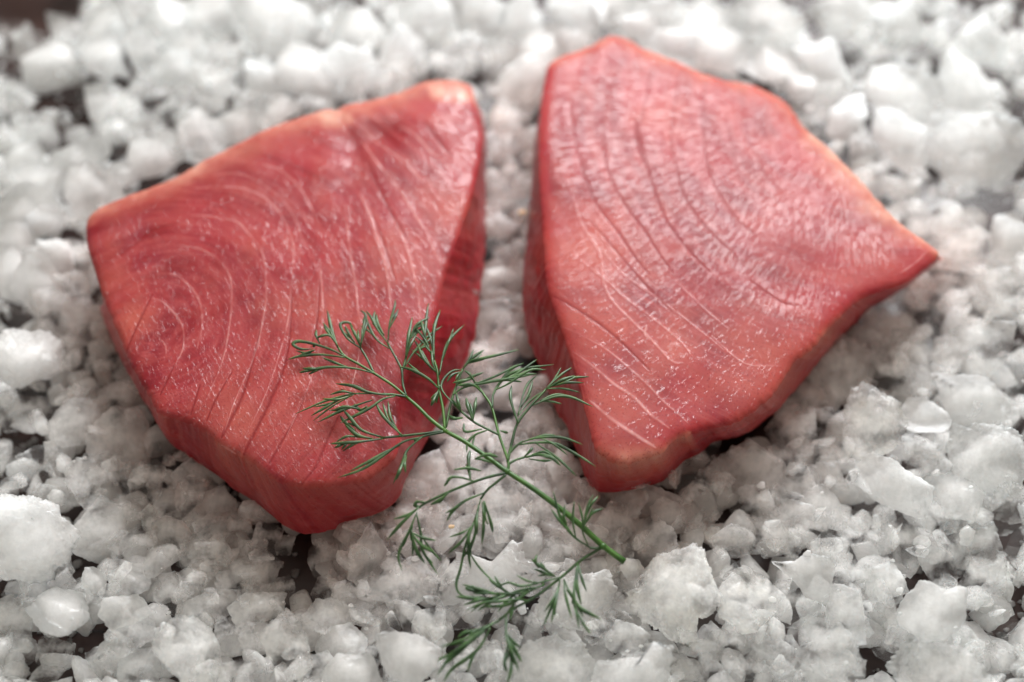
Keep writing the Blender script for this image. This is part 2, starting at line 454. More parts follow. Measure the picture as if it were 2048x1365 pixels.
mL = mat_flesh('tuna_flesh', math.radians(48), 0, False); mR = mat_flesh('tuna_flesh_fanned', math.radians(24), 5, True)
build_steak('tuna_steak', mL, LP, (560, 570), (310, 650), 1, L_dark, L_white,
            [(backL, 60, 0.60), ([(640,225),(700,240)], 45, 0.8), ([(860,170),(940,190)], 45, 0.85), ([(560,965),(700,960),(790,905)], 12, 0.25), ([(310,820),(480,905),(560,965)], 6, 0.3)],
            [(640,640,110,.35),(800,520,80,.35),(620,800,120,.40),(900,420,60,.5),(210,560,50,.45),(260,640,50,.5),(480,830,90,.45)],
            [(715,285,42,-.0011),(770,265,34,-.0010),(650,330,45,.0008),(690,360,40,-.0005),(320,660,50,-.0008),(280,470,50,-.001),(350,600,110,-.0008),(870,250,60,.001)],
            'left raw tuna steak with curved white rings and orange upper edge', 1.0)
build_steak('tuna_steak', mR, RP, (1370, 500), (1700, 230), -1, R_dark, R_white,
            [(backR, 44, 0.50), ([(1610,225),(1770,385),(1872,475)], 70, .9), ([(1190,900),(1244,923),(1324,900)], 34, 0.6), ([(1324,900),(1381,860)], 12, 0.5), ([(1740,590),(1660,660),(1560,780)], 16, 0.45)],
            [(1190,500,110,.55),(1200,650,90,.55),(1230,820,90,.5),(1330,700,90,.5),(1540,730,120,.55),(1330,230,60,.35),(1750,520,60,.3)],
            [(1280,285,22,-.0003),(1400,790,60,-.0007),(1620,560,90,-.0004),(1750,540,60,.0003),(1480,720,80,-.0006),(1500,300,90,.0006)],
            'right raw tuna steak with fanned dark creases and a pointed right corner', 2.0)

# ------------------------------------------------------------------ ice
def icosphere(sub):
    t = (1 + 5 ** .5) / 2
    v = [(-1,t,0),(1,t,0),(-1,-t,0),(1,-t,0),(0,-1,t),(0,1,t),(0,-1,-t),(0,1,-t),(t,0,-1),(t,0,1),(-t,0,-1),(-t,0,1)]
    f = [(0,11,5),(0,5,1),(0,1,7),(0,7,10),(0,10,11),(1,5,9),(5,11,4),(11,10,2),(10,7,6),(7,1,8),(3,9,4),(3,4,2),(3,2,6),(3,6,8),(3,8,9),(4,9,5),(2,4,11),(6,2,10),(8,6,7),(9,8,1)]
    v = [np.array(x) / np.linalg.norm(x) for x in v]
    for _ in range(sub):
        cache = {}; nf = []
        def mid(a, b):
            k = (min(a, b), max(a, b))
            if k not in cache:
                m = v[a] + v[b]; v.append(m / np.linalg.norm(m)); cache[k] = len(v) - 1
            return cache[k]
        for a, b, c in f:
            ab, bc, ca = mid(a, b), mid(b, c), mid(c, a)
            nf += [(a, ab, ca), (b, bc, ab), (c, ca, bc), (ab, bc, ca)]
        f = nf
    return np.array(v), np.array(f)
ICO = {k: icosphere(k) for k in (2, 3, 4, 5)}

def ice_shape(sub, rx, ry, rz, r, outline=None, rough=1.0):
    """unit sphere -> chipped lump in local axes (x right, y up in view, z towards viewer)"""
    v = ICO[sub][0].copy()
    th = np.arctan2(v[:, 1], v[:, 0]); rad = np.hypot(v[:, 0], v[:, 1])
    made = outline is None
    if made:                                    # an irregular broken outline with straight-ish edges
        k = r.integers(5, 9)
        a = (np.arange(k) + r.uniform(-.33, .33, k)) / k * 2 * math.pi + r.uniform(0, 6.28)
        q = r.uniform(.80, 1.16, k)
        outline = np.column_stack([np.cos(a) * q * rx, np.sin(a) * q * ry])
    n = len(outline)
    c = outline
    d = np.column_stack([np.cos(th), np.sin(th)])
    R = np.full(len(v), 1e-9)
    for i in range(n):                          # ray against polygon edges
        p0, e = c[i], c[(i + 1) % n] - c[i]
        den = d[:, 0] * e[1] - d[:, 1] * e[0]
        den = np.where(np.abs(den) < 1e-12, 1e-12, den)
        t = (p0[0] * e[1] - p0[1] * e[0]) / den
        u = (p0[0] * d[:, 1] - p0[1] * d[:, 0]) / den
        R = np.where((t > 0) & (u >= -1e-6) & (u <= 1 + 1e-6), np.maximum(R, t), R)
    s = float(np.mean(np.hypot(c[:, 0], c[:, 1])))
    R = np.where(R < s * .1, s, R)
    # thin chipped rim, thicker middle
    shape = rad ** 0.55
    zz = np.sign(v[:, 2]) * np.abs(v[:, 2]) ** 0.9
    p = np.column_stack([d[:, 0] * R * shape, d[:, 1] * R * shape, zz * rz])
    for _ in range(10):
        sg = 1.0 if r.random() < .65 else -1.0
        nn = np.array([r.normal() * .42, r.normal() * .42, sg]); nn /= np.linalg.norm(nn)
        e = p @ nn - r.uniform(.38, .86) * rz; m = e > 0
        cut = np.outer(e[m], nn) * 0.93; cut[:, :2] *= 0.25
        p[m] -= cut
    off = r.uniform(0, 90, 3)
    q = p / s
    k = (0.05 * fbm(q * 1.7 + off, 2) + 0.045 * fbm(q * 5 + off, 3, .6)
         + 0.035 * np.abs(fbm(q * 10 + off, 3, .6)) + 0.010 * vnoise(q * 30 + off)) * rough
    return p * (1 + k)[:, None]

def bounce_tint(o, V):
    """pink bounce light and juice painted into the ice close to the fish"""
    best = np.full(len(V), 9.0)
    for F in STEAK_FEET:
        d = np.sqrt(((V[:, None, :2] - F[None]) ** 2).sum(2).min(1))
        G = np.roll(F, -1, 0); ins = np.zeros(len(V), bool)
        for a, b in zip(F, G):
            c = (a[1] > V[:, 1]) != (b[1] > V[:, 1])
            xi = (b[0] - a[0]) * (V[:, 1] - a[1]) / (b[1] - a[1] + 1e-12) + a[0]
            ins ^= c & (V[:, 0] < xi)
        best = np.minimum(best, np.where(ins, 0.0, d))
    attr(o, 'bounce_tint', np.exp(-best / 0.016))
TONE = {'w': ((0.965, 0.98, 0.98), 0.38), 'c': ((0.96, 0.965, 0.95), 0.80), 'g': ((0.94, 0.945, 0.93), 0.94),
        'd': ((0.85, 0.85, 0.84), 0.96), 'p': ((0.95, 0.90, 0.88), 0.82), 'y': ((0.965, 0.95, 0.875), 0.66),  # 'p' pink bounce and juice, 'y' warm light, both painted into the colour
        'k': ((0.95, 0.98, 0.985), 0.88), 'n': ((0.86, 0.91, 0.76), 0.75)}
LIFT = {'w': .0205, 'c': .0175, 'g': .0140, 'd': .0095, 'p': .0155, 'y': .0185, 'k': .0215, 'n': .019}
ICES = []
def add_ice(cx, cy, w, h, tone, outline=None, z=None, label=None):
    r = np.random.default_rng(int(abs(cx) * 7919 + abs(cy) * 104729 + w) % 2**31)
    z = LIFT[tone] if z is None else z
    if z != LIFT[tone] or True: z = z + r.uniform(-.0012, .0012)
    P = at(cx, cy, z)
    depth = (P - CAM) @ FWD
    s = depth / FPX
    f = (P - CAM) / np.linalg.norm(P - CAM)
    X = np.cross(f, np.array([0, 0, 1.0])); X /= np.linalg.norm(X); Y = np.cross(X, f)
    big = max(w, h) * 0.5
    sub = 5 if big > 75 else (4 if big > 24 else 3)
    rz = min(w, h) * 0.5 * r.uniform(0.38, 0.66) * s
    if outline is not None:
        ol = (np.array(outline, float) - (cx, cy)) * s; ol[:, 1] *= -1
        p = ice_shape(sub, 0, 0, rz * (1.0 if big < 120 else .75), r, ol, rough=1.0 if big < 80 else 1.7)
    else:
        p = ice_shape(sub, w * .66 * s, h * .66 * s, rz, r)
        tx, ty = r.uniform(-.38, .38, 2)           # chips lie at their own tilt
        ct, st_ = math.cos(tx), math.sin(tx)
        p = np.column_stack([p[:, 0], p[:, 1] * ct - p[:, 2] * st_, p[:, 1] * st_ + p[:, 2] * ct])
        ct, st_ = math.cos(ty), math.sin(ty)
        p = np.column_stack([p[:, 0] * ct + p[:, 2] * st_, p[:, 1], -p[:, 0] * st_ + p[:, 2] * ct])
    V = p[:, :1] * X + p[:, 1:2] * Y - p[:, 2:3] * f
    zlow = (V[:, 2] + P[2]).min()
    if zlow < 0.0005: P = P + np.array([0, 0, 0.0005 - zlow])
    o = mesh_obj('ice_lump', V, ICO[sub][1], M_ICE)
    o.location = P
    bounce_tint(o, V + P)
    base, clear = TONE[tone]
    j = r.uniform(-.03, .03)
    o.color = (base[0] + j, base[1] + j, base[2] + j, max(0, clear * r.uniform(.7, 1.3)))
    ICES.append((o, cx, cy, max(w, h), tone, label))
    return o

# hand-placed lumps: (x, y, width, height, tone) in photograph pixels
TR = """20 95 85 75 c;62 112 75 85 g;137 66 80 105 c;107 152 100 100 w;8 185 60 70 g;25 235 80 90 g;215 68 95 110 w;270 35 105 90 w;290 108 95 95 w
205 118 80 90 w;340 55 85 95 w;368 105 80 85 w;208 222 105 105 c;300 200 115 100 c;348 138 75 80 w;395 205 95 115 c;452 112 125 95 c;440 28 115 95 w;418 168 90 90 c
125 243 65 55 g;72 282 85 105 g;15 300 60 100 g;292 262 62 60 g;342 270 66 62 g;242 292 56 80 c;150 328 120 75 w;312 312 110 75 w;398 272 100 85 w;478 252 135 60 w;186 282 70 50 d;62 322 75 60 w;185 180 70 80 g
542 52 155 125 w;605 145 105 115 w;530 162 80 115 w;655 35 100 85 c;705 68 110 85 w;697 150 100 105 w;752 172 95 80 c;803 108 95 115 w;850 45 125 95 w;882 128 95 85 c;772 28 90 65 c;622 212 75 50 c;482 210 65 75 c;560 225 80 50 w;660 95 60 60 c
952 32 145 115 w;925 105 85 95 c;1040 48 95 95 w;1085 100 95 105 w;1150 38 120 95 w;1010 122 90 90 c;990 190 105 95 c;1052 165 85 85 w;1003 245 95 65 c;1240 18 125 80 w;1012 310 110 110 p;1140 90 90 50 w
1012 400 80 90 p;998 470 85 75 p;1004 555 90 90 p;1000 640 100 80 p;985 715 95 100 p;1025 782 105 85 p;1070 850 95 90 p;955 795 75 95 p;1010 690 50 60 p
1330 40 125 85 w;1402 55 125 90 w;1448 108 110 80 w;1362 95 95 60 w;1522 42 145 115 w;1545 132 115 75 w;1290 55 90 55 w
1682 28 130 85 w;1590 102 68 66 c;1636 140 125 100 w;1790 48 105 80 w;1722 85 105 65 c;1828 82 85 85 c;1868 28 115 65 c;1905 88 115 95 c;1962 92 95 80 w;2015 108 90 85 c;2020 178 80 95 d;1998 35 75 65 d;1640 205 115 70 c;1696 245 75 90 w;1652 238 80 60 c;1720 302 60 66 c;1745 115 90 60 c;1600 175 60 60 w
1790 380 140 95 c;1880 400 135 105 c;1850 470 150 125 c;1918 495 105 100 c;2012 372 75 60 g;2012 462 125 125 w;2000 570 150 160 c;1862 540 100 75 g;1912 608 85 95 c;1850 620 85 90 g;1800 600 75 75 c;1785 655 80 80 c;1960 425 70 60 c
2040 700 60 110 g;2032 810 70 150 g;1950 800 140 95 w;1675 735 115 130 p;1745 680 80 85 c;1805 690 100 75 c;1858 722 105 110 c;1772 750 110 70 c;1842 795 100 70 g
1652 845 62 95 p;1612 795 70 60 p;1585 862 105 100 p;1630 912 72 90 p;1688 925 56 95 p;1655 955 75 55 g;1770 972 155 105 w;1842 838 85 60 w;1872 890 90 90 g;1905 838 95 60 g;1832 900 68 66 c;1862 948 85 70 c
2005 1000 110 85 c;1905 985 110 85 w;1890 1040 110 95 c;1782 1028 130 85 c;1995 1050 110 90 g;1960 1090 85 100 g;2038 1085 70 120 g;1800 1100 115 90 g;1715 1085 120 110 c;1885 1120 95 85 g;2022 1145 70 100 g;1992 1240 100 65 d;2035 1280 70 65 d;1745 1055 70 60 c
1715 1158 85 60 c;1585 1212 115 95 c;1792 1250 85 90 g;1640 1292 140 85 c;1672 1335 140 85 c;2015 1322 105 115 g;1925 1290 90 60 g;1595 1335 115 75 g;1782 1302 95 60 g;1850 1215 60 60 g
1468 1088 90 70 g;1540 1075 90 65 c;1622 1060 95 70 c;1590 1028 80 55 c;1290 1082 120 95 p;1292 1000 130 70 p;1500 942 125 95 p;1512 1012 95 85 p;1590 985 95 75 p;1552 920 60 60 p;1342 1040 85 70 p;1250 1002 110 65 p;1235 1050 85 75 p;1420 890 60 50 p;1250 1195 85 85 g;1640 1010 70 60 c
1392 1302 95 55 c;1460 1338 66 56 c;1502 1282 90 60 g;1420 1342 80 70 c;1250 1275 75 65 y;1228 1240 60 50 g;1532 1315 95 80 g;1452 1290 75 55 c;1500 1345 70 60 g;1380 1345 70 50 g
955 1320 115 105 c;1040 1250 95 65 g;988 1062 125 95 p;900 1058 125 105 p;842 1035 90 85 p;1092 1035 90 85 p;1172 1082 80 70 p;830 1152 95 65 c;1190 1045 80 65 p;898 985 95 90 p;975 962 95 85 p;1062 928 100 85 p;1112 880 85 85 p;1040 870 80 80 p;928 918 85 90 p;1130 985 85 70 p;860 955 80 85 p;1000 1010 100 75 p;930 860 90 80 p;1135 940 60 60 p;1070 990 70 60 p
702 1348 115 80 w;680 1288 95 75 c;512 1222 105 75 y;420 1213 110 58 c;495 1155 125 90 c;562 1180 55 55 g;577 1105 44 42 p;652 1120 60 90 p;690 1130 30 62 p;738 1122 70 110 c;700 1192 85 75 c;658 1178 62 52 g;800 1165 125 90 c;762 1235 75 60 g;490 1098 80 55 p;532 1080 66 66 p;722 1062 95 80 p;790 1060 60 80 p;735 1292 65 66 g;470 1060 80 50 p;830 1095 100 70 p;520 1300 70 90 c;480 1350 90 60 c
195 1072 105 100 c;270 1040 115 66 g;272 1092 95 75 g;110 1225 118 88 w;172 1182 60 62 g;188 1162 45 52 w;262 1160 90 66 c;255 1268 150 65 c;345 1192 75 85 g;408 1115 110 100 c;382 1162 36 62 c;25 1240 66 100 g;40 1302 85 65 d;102 1300 72 65 g;20 1350 66 52 g;88 1352 72 46 g;282 1330 100 80 g;205 1312 85 66 g;465 1268 70 60 c;320 1120 80 60 c;340 1070 70 70 p
200 740 120 100 p;232 795 85 60 p;40 825 115 85 g;240 885 130 110 p;212 962 105 115 c;100 945 85 110 g;30 922 75 75 d;160 945 66 62 c;278 840 52 52 p;318 880 66 70 p;385 1000 80 80 p;392 952 70 60 p;450 990 80 70 p;425 1045 90 60 p;335 1010 60 60 p;20 985 40 40 g
52 432 118 105 w;62 368 135 90 w;188 385 100 100 w;20 545 80 135 w;82 572 80 115 w;112 512 66 72 w;152 522 88 75 c;132 620 110 125 p;35 632 80 55 g;178 645 80 100 p;30 480 70 60 w;115 685 70 60 g;95 440 60 60 w;250 345 90 50 w;15 400 50 60 c"""
OUT = [
 ('w', [(1735,150),(1790,125),(1860,120),(1880,160),(1870,230),(1830,260),(1760,230),(1728,190)], 'bright white ice lump topping the bright pile at upper right', .023),
 ('w', [(1860,120),(1930,130),(1975,165),(2010,215),(1960,265),(1890,250),(1865,190)], 'bright white ice lump at upper right, right part of the pile', .021),
 ('w', [(1728,225),(1770,220),(1840,245),(1870,310),(1850,348),(1800,330),(1745,290)], 'bright white ice lump at upper right, nearest the right steak edge', .021),
 ('w', [(1845,240),(1930,230),(2015,210),(2045,260),(2040,320),(2000,362),(1930,372),(1862,345)], 'large bright white ice lump fronting the pile at upper right', .024),
 ('k', [(1885,680),(1935,635),(1990,620),(2005,612),(2012,650),(2022,680),(2008,715),(2002,755),(1960,750),(1890,760),(1882,750),(1905,715),(1893,695)], 'clear glassy ice chunk with sharp ridges at the right edge', .026),
 ('y', [(1668,795),(1690,780),(1760,785),(1800,810),(1805,850),(1790,885),(1770,900),(1750,930),(1725,940),(1695,905),(1680,850)], 'upright frosty ice slab with wet sparkles right of the right steak', .024),
 ('w', [(1875,880),(1930,855),(1990,835),(2048,870),(2070,960),(2010,985),(1950,985),(1900,940)], 'bright white ice slab touching the right edge below the glassy chunk', .024),
 ('c', [(1930,1095),(1975,1085),(1995,1120),(2003,1175),(1995,1185),(1993,1220),(1950,1240),(1915,1215),(1930,1180),(1925,1130)], 'tall waisted ice lump beside the dark gaps at lower right', .020),
 ('w', [(1815,1185),(1840,1178),(1870,1175),(1885,1152),(1900,1150),(1933,1195),(1930,1230),(1920,1260),(1885,1285),(1820,1282),(1808,1245)], 'bright jagged white ice lump with a horn at lower right', .027),
 ('c', [(1720,1170),(1760,1115),(1800,1140),(1822,1160),(1795,1185),(1785,1205),(1745,1210)], 'pointed grey ice lump just left of the horned white lump', .019),
 ('w', [(1580,1130),(1600,1100),(1650,1093),(1670,1120),(1675,1165),(1665,1195),(1625,1195),(1590,1165),(1530,1150)], 'bright wedge of white ice below the right steak', .025),
 ('k', [(1640,1190),(1695,1178),(1735,1235),(1760,1270),(1740,1290),(1690,1290),(1650,1240)], 'clear triangular ice chip below the bright white wedge', .021),
 ('c', [(1780,1330),(1830,1295),(1900,1285),(1960,1300),(2000,1365),(1960,1420),(1790,1420)], 'large smooth ice slab on the bottom edge at lower right', .021),
 ('y', [(1295,1120),(1355,1090),(1375,1070),(1390,1080),(1400,1095),(1430,1150),(1450,1180),(1430,1215),(1410,1225),(1400,1280),(1370,1270),(1310,1255),(1255,1225),(1252,1210),(1285,1190)], 'big peaked ice block right of the cut dill stem end', .023),
 ('y', [(1455,1140),(1460,1135),(1515,1145),(1560,1165),(1550,1215),(1535,1255),(1505,1270),(1450,1250),(1432,1195)], 'blocky cloudy ice lump touching the big peaked block', .019),
 ('n', [(1236,1140),(1250,1120),(1275,1118),(1295,1135),(1292,1160),(1262,1165)], 'small greenish ice lump under the cut end of the dill stem', .021),
 ('p', [(1365,925),(1415,900),(1450,945),(1480,975),(1450,1030),(1405,1075),(1365,1060),(1340,970)], 'folded pinkish ice lump below the lower tip of the right steak', .020),
 ('w', [(1195,1340),(1240,1320),(1280,1310),(1290,1280),(1335,1275),(1340,1330),(1330,1420),(1180,1420)], 'white ice block on the bottom edge below the peaked block', .023),
 ('w', [(857,1213),(865,1165),(917,1105),(945,1110),(985,1125),(1025,1083),(1040,1090),(1060,1120),(1085,1140),(1110,1155),(1060,1190),(1000,1175),(920,1205)], 'jagged white ice slab under the lowest dill frond', .021),
 ('c', [(1083,1075),(1100,1070),(1150,1085),(1160,1130),(1120,1150),(1085,1130)], 'angular ice lump under the dill stem near its cut end', .020),
 ('y', [(1065,1200),(1120,1160),(1200,1140),(1230,1175),(1215,1230),(1195,1265),(1120,1255),(1070,1240)], 'rounded pale ice lump below the dill stem end', .019),
 ('g', [(870,1220),(1000,1180),(1015,1240),(950,1262),(870,1255)], 'long grey ice lump behind the lowest dill leaflets', .017),
 ('y', [(1000,1330),(1040,1290),(1110,1265),(1165,1265),(1190,1310),(1180,1420),(1010,1420)], 'smooth rounded ice slab on the bottom edge right of the dill tip', .020),
 ('w', [(750,1255),(775,1258),(800,1260),(850,1280),(885,1310),(870,1345),(820,1375),(775,1350),(755,1320)], 'bright white ice lump left of the lowest dill tips', .026),
 ('y', [(530,1250),(570,1235),(620,1250),(625,1290),(610,1340),(580,1370),(545,1340),(535,1290)], 'shield shaped pale ice lump at the bottom below the left steak', .022),
 ('y', [(570,1225),(640,1195),(690,1205),(730,1240),(720,1260),(640,1270),(590,1240)], 'broad domed ice lump above the shield shaped one', .019),
 ('c', [(785,1195),(800,1195),(840,1215),(865,1240),(850,1275),(800,1260)], 'horned ice chip beside the bright lump left of the dill tips', .020),
 ('w', [(0,975),(40,970),(90,1010),(130,1050),(143,1100),(138,1140),(110,1170),(55,1190),(20,1180),(0,1150),(-45,1100),(-35,1000)], 'largest bright ice boulder at the lower left edge', .028),
 ('y', [(200,1200),(225,1175),(290,1205),(305,1260),(240,1250),(205,1240)], 'bright flat ice chip right of the boulder at lower left', .023),
 ('y', [(315,1260),(340,1235),(395,1225),(430,1240),(445,1275),(440,1320),(415,1380),(340,1380),(330,1310)], 'tall yellowish ice lump on the bottom edge at lower left', .023),
 ('w', [(0,655),(60,655),(115,690),(122,730),(105,760),(80,785),(40,770),(0,770),(-40,700)], 'rough white ice lump on the left edge beside the left steak', .025),
 ('c', [(88,850),(105,820),(150,795),(200,810),(215,845),(185,890),(160,900),(105,880)], 'smooth domed ice lump below the rough white one at left', .021),
 ('p', [(255,950),(290,915),(330,930),(340,955),(310,1000),(270,1010),(253,990)], 'smooth leaf shaped pinkish ice chip below the left steak', .021),
]
for t, poly, lab, z in OUT:
    a = np.array(poly, float); lo, hi = a.min(0), a.max(0)
    c = (lo + hi) / 2
    add_ice(c[0], c[1], hi[0] - lo[0], hi[1] - lo[1], t, outline=poly, z=z, label=lab)
HOLES = [(40,0,110,70),(130,195,40,30),(20,130,25,22),(150,225,18,30),(1980,400,26,75),(2035,340,22,40),(45,885,50,26),(150,1120,26,30),
         (70,1270,45,18),(170,1290,50,18),(2005,1085,36,48),(1810,1140,24,18),(1890,1125,30,14),(1930,1240,20,22),(2040,1210,20,40),
         (1770,1345,36,28),(2030,680,22,40),(590,1130,50,38),(1610,12,26,20),(10,1185,20,16),(2000,1270,30,12),(455,985,20,14),(200,1200,8,8)]
def clear_of_holes(x, y, w, h):
    for a, b, c, d in HOLES:
        dx, dy = x - a, y - b
        need_x, need_y = w * .54 + c * .55, h * .54 + d * .55
        q = math.hypot(dx / need_x, dy / need_y)
        if 0.12 < q < 1:
            k = 1 / q
            sx, sy = dx * (k - 1), dy * (k - 1); m = math.hypot(sx, sy)
            if m > 26: sx, sy = sx * 26 / m, sy * 26 / m; w *= .86; h *= .86
            x += sx; y += sy
    return x, y, w, h
for row in TR.replace('\n', ';').split(';'):
    x, y, w, h, t = row.split()
    z = None
    if float(y) < 420 and t != 'd': z = LIFT[t] - .001
    x, y, w, h = clear_of_holes(float(x), float(y), float(w), float(h))
    add_ice(x, y, w, h, t, z=z)

# --- labels that single out each lump
TN = {'w': 'bright white', 'c': 'cloudy', 'g': 'greyish translucent', 'd': 'dark clear', 'p': 'pink tinged', 'y': 'pale yellowish', 'k': 'clear', 'n': 'greenish'}
ORD = 'first second third fourth fifth sixth seventh eighth ninth tenth eleventh twelfth thirteenth fourteenth fifteenth'.split()
def zone(x, y):
    if y > 1240:
        return 'along the bottom edge left of the dill' if x < 880 else 'along the bottom edge right of the dill'
    if x > 960 and x < 1090 and y < 900 and y > 260: return 'in the gap between the two steaks'
    if y < 70: return 'along the top edge ' + ('left of the steaks' if x < 640 else 'between the steaks' if x < 1180 else 'over the right steak' if x < 1600 else 'at upper right')
    if y < 350:
        return ('in the upper left corner' if x < 175 else 'behind the left steak' if x < 960 else 'behind the gap between the steaks' if x < 1180 else 'behind the right steak' if x < 1720 else 'in the upper right corner')
    if x < 200 and y < 800: return 'beside the left steak at the left edge'
    if x > 1560 and y < 700: return 'beside the pointed corner of the right steak'
    if x > 1560 and y < 1000: return 'right of the right steak'
    if x > 1560: return 'at lower right near the dark gaps'
    if x < 330: return 'in the lower left area'
    if x < 820: return 'below the left steak'
    if x < 1240: return 'around the dill stem'
    return 'below the right steak'
buckets = {}
for i, (o, x, y, s, t, lab) in enumerate(ICES):
    if lab: continue
    size = 'small' if s < 80 else 'medium' if s < 112 else 'large'
    buckets.setdefault((size, TN[t], zone(x, y)), []).append((x, i))
for (size, tn, zn), L in buckets.items():
    L.sort()
    for k, (x, i) in enumerate(L):
        if len(L) == 1: lab = f'{size} {tn} ice lump {zn}'
        elif k == len(L) - 1: lab = f'{size} {tn} ice lump {zn}, rightmost alike'
        else: lab = f'{size} {tn} ice lump {zn}, {ORD[k]} from left'
        ICES[i] = ICES[i][:5] + (lab,)
for o, x, y, s, t, lab in ICES: tag(o, lab, 'ice lump', 'lumps of crushed ice around the steaks')

# --- the uncountable bed underneath and the crumbs between the lumps
def in_hole(x, y):
    return any(((x - a) / (c + 12)) ** 2 + ((y - b) / (d + 10)) ** 2 < 1 for a, b, c, d in HOLES)
def bounce_tint_big(o):  # same painted pink bounce for the joined ice meshes
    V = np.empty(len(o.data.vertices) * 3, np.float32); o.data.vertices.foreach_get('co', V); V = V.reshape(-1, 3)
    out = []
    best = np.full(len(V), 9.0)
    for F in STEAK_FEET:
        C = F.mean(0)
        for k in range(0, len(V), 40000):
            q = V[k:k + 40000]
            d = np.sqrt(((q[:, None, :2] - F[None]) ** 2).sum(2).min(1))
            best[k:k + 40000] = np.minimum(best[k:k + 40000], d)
    attr(o, 'bounce_tint', np.exp(-best / 0.016))
def bed():
    r = np.random.default_rng(11)
    VV, FF, n = [], [], 0
    v3, f3 = ICO[3]
    protos = []
    for k in range(14):
        protos.append(ice_shape(3, 1, r.uniform(.7, 1), r.uniform(.6, .9), r))
    from math import pi
    step = 56
    spots = []
    for gx in range(-120, 2200, step):
        for gy in range(-160, 1500, 48):
            spots.append((gx + r.uniform(-22, 22), gy + r.uniform(-18, 18), r.uniform(.0052, .0078), r.uniform(.007, .0110)))
    for x, y, sz, z in spots:
        if in_hole(x, y): continue
        if 420 < y < 900 and (300 < x < 820 or 1180 < x < 1560): continue
        P = at(x, y, z)
        q = r.normal(size=4); q /= np.linalg.norm(q)
        a, b, c, d = q
        Rm = np.array([[1-2*(c*c+d*d), 2*(b*c-a*d), 2*(b*d+a*c)], [2*(b*c+a*d), 1-2*(b*b+d*d), 2*(c*d-a*b)], [2*(b*d-a*c), 2*(c*d+a*b), 1-2*(b*b+c*c)]])
        V = protos[r.integers(14)] @ Rm.T * sz * np.array([1, 1, .85]) + P
        low = V[:, 2].min()
        if low < .0004: V[:, 2] += .0004 - low
        VV.append(V); FF.append(f3 + n); n += len(V)
    o = mesh_obj('ice_bed', np.vstack(VV), np.vstack(FF), M_ICE)
    bounce_tint_big(o)
    o.color = (0.97, 0.965, 0.93, 0.50)
    tag(o, 'lower layer of crushed ice seen through the gaps between the lumps', 'crushed ice', kind='stuff')
bed()
def chips():
    r = np.random.default_rng(31)
    VV, FF, n = [], [], 0
    protos = [ice_shape(3, 1, r.uniform(.65, 1), r.uniform(.4, .75), r) for _ in range(16)]
    low_ = [ice_shape(2, 1, r.uniform(.65, 1), r.uniform(.4, .75), r) for _ in range(16)]
    for k in range(1150):
        x, y = r.uniform(-60, 2110), r.uniform(-90, 1440)
        if 300 < y < 900 and (300 < x < 800 or 1180 < x < 1560): continue
        if any(((x - a) / (c + 6)) ** 2 + ((y - b) / (d + 4)) ** 2 < 1 for a, b, c, d in HOLES): continue
        sz = r.uniform(.0028, .0056); z = r.uniform(.0125, .0195)
        P = at(x, y, z); q = r.normal(size=4); q /= np.linalg.norm(q); a, b, c, d = q
        Rm = np.array([[1-2*(c*c+d*d), 2*(b*c-a*d), 2*(b*d+a*c)], [2*(b*c+a*d), 1-2*(b*b+d*d), 2*(c*d-a*b)], [2*(b*d-a*c), 2*(c*d+a*b), 1-2*(b*b+c*c)]])
        hi = sz > .0032 and y > 500
        V = (protos if hi else low_)[r.integers(16)] @ Rm.T * sz + P
        f = ICO[3 if hi else 2][1]
        VV.append(V); FF.append(f + n); n += len(V)
    o = mesh_obj('ice_chips', np.vstack(VV), np.vstack(FF), M_ICE)
    bounce_tint_big(o)
    o.color = (0.97, 0.965, 0.93, 0.84)
    tag(o, 'small chips of ice wedged between the larger lumps', 'crushed ice', kind='stuff')
chips()
def grains():
    r = np.random.default_rng(21)
    VV, FF, n = [], [], 0
    f2 = ICO[2][1]
    protos = [ice_shape(2, 1, r.uniform(.7, 1), r.uniform(.6, .9), r) for _ in range(8)]
    for k in range(900):
        o, x, y, s, t, lab = ICES[r.integers(len(ICES))]
        me = o.data
        if k % 3 == 0: continue
        i = r.integers(len(me.vertices)); vv = me.vertices[int(i)]
        if vv.normal.z < .35: continue
        P = np.array(o.location) + np.array(vv.co)
        sz = r.uniform(.0003, .0008) if r.random() < .9 else r.uniform(.0009, .0015)
        V = protos[r.integers(8)] * sz + P + np.array([0, 0, sz * .3])
        VV.append(V); FF.append(f2 + n); n += len(V)
    for (a, b, c, d) in HOLES[2:]:
        for k in range(9):
            x, y = a + r.normal() * c * .8, b + r.normal() * d * .8
            sz = r.uniform(.0004, .0016); P = at(x, y, sz * .6)
            V = protos[r.integers(8)] * sz + P
            VV.append(V); FF.append(f2 + n); n += len(V)
    o = mesh_obj('ice_crumbs', np.vstack(VV), np.vstack(FF), M_ICE)
    bounce_tint_big(o)
    o.color = (0.86, 0.88, 0.88, 0.15)
    tag(o, 'loose crumbs of ice scattered over the lumps', 'crushed ice', kind='stuff')
grains()

# ------------------------------------------------------------------ small crumbs of fish
def flake(x, y, z, s, label):
    r = np.random.default_rng(int(x))
    p = ice_shape(3, s, s * .7, s * .45, r, rough=1.6)
    o = mesh_obj('fish_crumb', p, ICO[3][1], M_FLAKE); o.location = at(x, y, z)
    tag(o, label, 'fish crumb', 'orange crumbs of fish on the ice')
flake(1045, 424, .0235, .0016, 'orange fish crumb on ice beside the left side of the right steak')
flake(903, 1053, .0265, .0010, 'tiny orange fish crumb on ice between the lower dill fronds')

